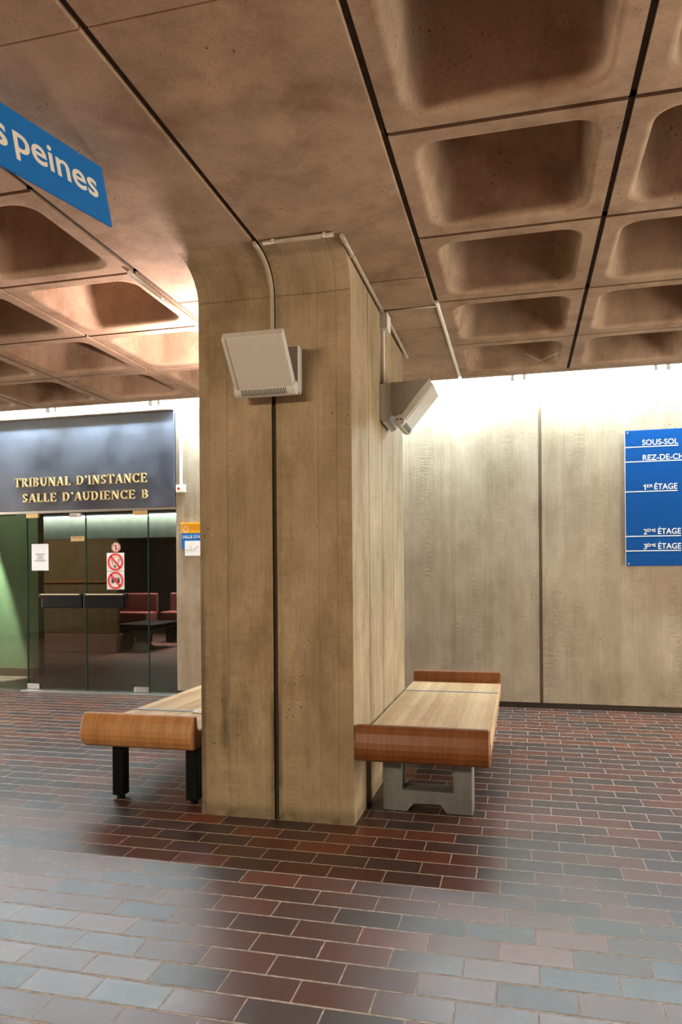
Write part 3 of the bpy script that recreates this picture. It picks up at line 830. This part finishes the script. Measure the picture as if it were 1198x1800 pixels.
# ------------------------------------------------------------------ uplight wall lamps
def make_lamp(label, loc, rz, lit=0):
    """local frame: wall plane y=0, lamp sticks out to -y, width along x, z up from the lower edge"""
    t = empty('wall_uplight', loc, label, 'lamp', None)
    t.rotation_euler = (0, 0, rz); bpy.context.view_layer.update()
    mw = t.matrix_world
    def put(mb, name, mat, parent=None, **k):
        bmesh.ops.transform(mb.bm, matrix=mw, verts=mb.bm.verts[:])
        return mb.build(name, mat, parent or t, **k)
    w = .163
    bx = MB(); bx.prism([(0, .035), (0, .26), (-.072, .262), (-.072, .07), (-.055, .02), (-.02, .005)], 'x', -w+.01, w-.002)
    put(bx, 'back_box', M['lampgrey'], bevel=.004)
    # housing: open-topped wedge of two side plates, floor and tilted front plate
    for x in (-w,):
        sd = MB(); sd.prism([(-.075, .26), (-.075, .055), (-.12, .03), (-.315, .268)], 'x', x, x+.006)
        put(sd, 'side_plate', M['lampdark'])
    fr = MB(); fr.prism([(-.115, .038), (-.150, .002), (-.345, .232), (-.318, .270)], 'x', -w, w)
    front = put(fr, 'front_plate', M['lampgrey'], bevel=.004)
    tr = MB(); tr.prism([(-.1505, .0015), (-.3455, .2315), (-.3475, .2330), (-.1525, .0005)], 'x', -w+.022, -w+.024)
    put(tr, 'seam', M['slot'], front)
    cy = MB(); cy.tube([(-w-.006, -.128, .018), (w+.006, -.128, .018)], .036, 20)
    cyo = put(cy, 'hinge_tube', M['lampgrey'], bevel=.003)
    sl = MB()
    for i in range(26):
        x = -w+.035 + i*.0098
        a0 = math.radians(200)
        sl.prism([(-.128-.0365*math.cos(math.radians(a)), .018-.0365*math.sin(math.radians(a))) for a in (5, 20, 35, 50, 62)] + [(-.128-.030*math.cos(math.radians(a)), .018-.030*math.sin(math.radians(a))) for a in (62, 5)], 'x', x, x+.0045)
    put(sl, 'vent_slots', M['slot'], cyo)
    for a in (.012, -.012):
        sc_ = MB(); sc_.tube([(-w-.006, -.128+a, .022), (-w-.008, -.128+a, .022)], .006, 10)
        put(sc_, 'screw', M['slot'], cyo)
    if lit:
        d = bpy.data.lights.new('uplight_bulb', 'AREA'); d.shape = 'RECTANGLE'; d.size = .26; d.size_y = .16
        d.energy = lit; d.color = (1.0, .76, .70)
        o = bpy.data.objects.new('bulb', d); COL.objects.link(o); o.parent = t
        o.location = (0, -.2, .24); o.rotation_euler = (PI, 0, 0)
    return t
make_lamp('grey tilted uplight lamp with slotted lower edge, on the front face of the pillar', (-1.297, PY0, 2.305), 0)
make_lamp('grey tilted uplight lamp seen side-on, on the right face of the pillar above the bench', (PX1, 4.72, 2.300), PI/2)
make_lamp('lit uplight lamp on the left face of the pillar, washing the ceiling coffers', (PX0, 4.72, 2.300), -PI/2, 82)

# ------------------------------------------------------------------ conduits
def conduit(pts, r, label, mat=None, clips=()):
    o = MB().tube(pts, r, 12).build('conduit', mat or M['conduit'])
    tag(o, label, 'conduit')
    for cpos in clips:
        MB().rbox([a-b for a, b in zip(cpos, (.012, .012, .014))], [a+b for a, b in zip(cpos, (.012, .012, .014))], .004).build('clip', M['steel'], o)
    return o
pth = [(GX, YF-.03, ZC-.012)] + [(GX, PY0-.010-(PY0-YF)*(1-math.cos(math.radians(a))), ZF+(ZC-ZF-.012)*math.sin(math.radians(a))) for a in range(80, -1, -10)] + [(GX, PY0-.010, 2.7), (GX, PY0-.010, 2.545)]
conduit(pth, .0115, 'ivory conduit bending down the pillar groove to the front lamp')
conduit([(GX+.045, 3.478, ZC-.014), (-.885, 3.476, ZC-.014)], .012, 'horizontal ivory conduit across the top front of the pillar', clips=[(-1.20, 3.477, ZC-.014), (-.93, 3.476, ZC-.014)])
conduit([(-.848, 3.50, ZC-.014), (-.846, 4.585, ZC-.014)], .012, 'ivory conduit along the top right edge of the pillar, in front of the junction box', clips=[(-.848, 3.72, ZC-.014), (-.846, 4.55, ZC-.014)])
t = empty('junction_box', (-.85, 4.66, 2.93), 'pale square junction box at the top of the right pillar face', 'junction box')
MB().rbox((PX1, 4.60, 2.925), (PX1+.036, 4.72, 3.028), .004).build('body', M['lampgrey'], t)
MB().rbox((PX1+.036, 4.60, 2.925), (PX1+.048, 4.72, 3.028), .003).build('lid', M['pale_conduit'], t)
conduit([(-.838, 4.722, ZC-.022), (-.842, 5.62, ZC-.014)], .012, 'ivory conduit running on behind the junction box to the pillar end', clips=[(-.842, 5.50, ZC-.014)])
tag(MB().rbox((PX1, 4.645, 2.56), (PX1+.016, 4.675, 2.93), .003).build('conduit', M['pale_conduit']), 'flat vertical conduit between the junction box and the right lamp', 'conduit')
conduit([(-.845, 4.612, ZC-.004), (-.50, 4.612, ZC-.004)], .006, 'thin conduit along a beam joint beside the junction box')
conduit([(XB, 4.56, ZC+.004), (XB, 5.45, ZC+.004), (XB, YE-.03, ZC+.004)], .014, 'pale conduit along the right beam joint towards the back wall', M['pale_conduit'], clips=[(XB, 5.42, ZC+.004)])
conduit([(XL-.026, 3.63, ZC-.014), (XL-.026, 5.2, ZC-.014), (XL-.026, YE-.03, ZC-.014)], .014, 'pale conduit along the left beam joint beside the lit coffer', M['pale_conduit'], clips=[(XL-.026, 4.0, ZC-.012)])
th_ = MB().tube([(.045, 5.78, ZC-.005), (.10, 5.80, ZC-.03), (.165, 5.82, ZC-.065), (.23, 5.83, ZC-.035), (.30, 5.84, ZC-.008)], .0013, 5).build('thread', M['thread'])
tag(th_, 'thin pale thread dangling from a coffer near the back wall', 'thread')

# ------------------------------------------------------------------ cove luminaires
def batten(x, y, z, sg):
    t = empty('fluorescent_batten', (x, y, z+.075), 'white fluorescent batten glowing in the ceiling cove along the back wall' if sg > 0 else 'white fluorescent batten in the cove of the front wall', 'lamp', 'cove battens of the back wall' if sg > 0 else 'cove battens of the front wall')
    MB().rbox((x-.62, y-.03, z+.03), (x+.62, y+.03, z+.075), .004).build('body', M['white'], t)
    tb = MB(); tb.tube([(x-.585, y, z), (x+.585, y, z)], .014, 10); tb.build('tube', M['tube'], t)
    for s in (-1, 1):
        MB().rbox((x+s*.585-.016, y-.02, z-.115), (x+s*.585+.016, y+.02, z+.034), .003).build('end_cap', M['lampgrey'], t)
YT, ZT = 7.15, 3.30
for i in range(12):
    batten(-9.6 + i*1.28, YT, ZT, 1)
# shelf carrying the battens
tag(MB().box((XMIN, YT-.04, ZT+.075), (XMAX, YW+.17, ZT+.10)).build('trim_4', M['cove']), kind='structure')

# ------------------------------------------------------------------ court room furniture
def area_in(loc, target, sx, sy, e, c):  # area fills added to brighten the room behind the glass
    return area('court_room_fill', loc, target, sx, sy, e, c)
t = empty('wall_batten', (-9.0, 14.9, 2.7), 'long fluorescent tube lighting the pale upper wall inside the court room', 'lamp')
MB().rbox((-12.5, 14.85, 2.70), (-4.5, 14.99, 2.75), .004).build('body', M['white'], t)
tb = MB(); tb.tube([(-12.5, 14.86, 2.67), (-4.5, 14.86, 2.67)], .02, 10); tb.build('tube', M['inner_tube'], t)
t = empty('platform', (-8, 11.2, 0), 'low rose carpeted platform under brown panelling behind the left glass door', 'platform')
MB().rbox((-9.4, 11.0, 0), (-6.66, 11.6, .31), .01).build('base', M['carpet'], t)
t = empty('panel_screen', (-8, 11.2, .31), 'brown wooden panel screen standing on the platform behind the glass', 'screen')
MB().rbox((-9.4, 11.05, .31), (-6.66, 11.12, 1.95), .006).build('board', M['brownwall'], t)
MB().rbox((-9.42, 11.02, 1.20), (-6.65, 11.05, 1.235), .004).build('rail', M['end_wood'], t)
t = empty('pedestal_bench', (-6.5, 11.4, 0), 'dark bench on a flared concrete pedestal seen through the right glass door', 'bench')
MB().rbox((-6.90, 11.3, .37), (-6.155, 12.4, .47), .03, 3).build('seat', M['black'], t)
pd = MB()
pd.prism([(-6.66, 0), (-6.34, 0), (-6.345, .06), (-6.39, .12), (-6.405, .20), (-6.37, .30), (-6.31, .37), (-6.69, .37), (-6.63, .30), (-6.595, .20), (-6.61, .12), (-6.655, .06)], 'y', 11.5, 11.7)
pd.build('pedestal', M['grey_conc'], t, bevel=.008)
def red_bench(x0, x1, y, label):
    t = empty('red_bench', ((x0+x1)/2, y, 0), label, 'bench')
    MB().rbox((x0, y, .40), (x1, y+.45, .60), .03, 3).build('seat', M['redfab'], t)
    MB().rbox((x0, y+.40, .55), (x1, y+.50, .96), .03, 3).build('backrest', M['redfab'], t)
    for x in (x0+.08, x1-.16): MB().rbox((x, y+.08, 0), (x+.08, y+.38, .41), .006).build('leg', M['black'], t)
red_bench(-7.75, -6.98, 12.6, 'red upholstered bench behind the dark pedestal bench in the court room')
red_bench(-6.85, -5.2, 12.9, 'red upholstered bench at the far right inside the court room')
area_in((-6.4, 13.2, 3.2), (-6.6, 12.6, 0), 1.6, .6, 75, (1.0, .72, .70)).data.spread = math.radians(90)
area_in((-7.6, 9.2, 3.1), (-7.9, 11.1, .8), 2.2, .4, 26, (1.0, .86, .68)).data.spread = math.radians(90)
sp = bpy.data.lights.new('wall_spot', 'SPOT'); sp.energy = 1700; sp.spot_size = math.radians(33); sp.spot_blend = .35; sp.color = (.9, 1, .88); sp.shadow_soft_size = .04
so = bpy.data.objects.new('wall_spot', sp); COL.objects.link(so); so.location = (-6.98, 8.02, 2.6); so.rotation_euler = (math.radians(4), 0, 0)
area_in((-6.75, 7.75, 3.1), (-6.75, 8.3, .9), .8, .1, 16, (.92, 1.0, .9))
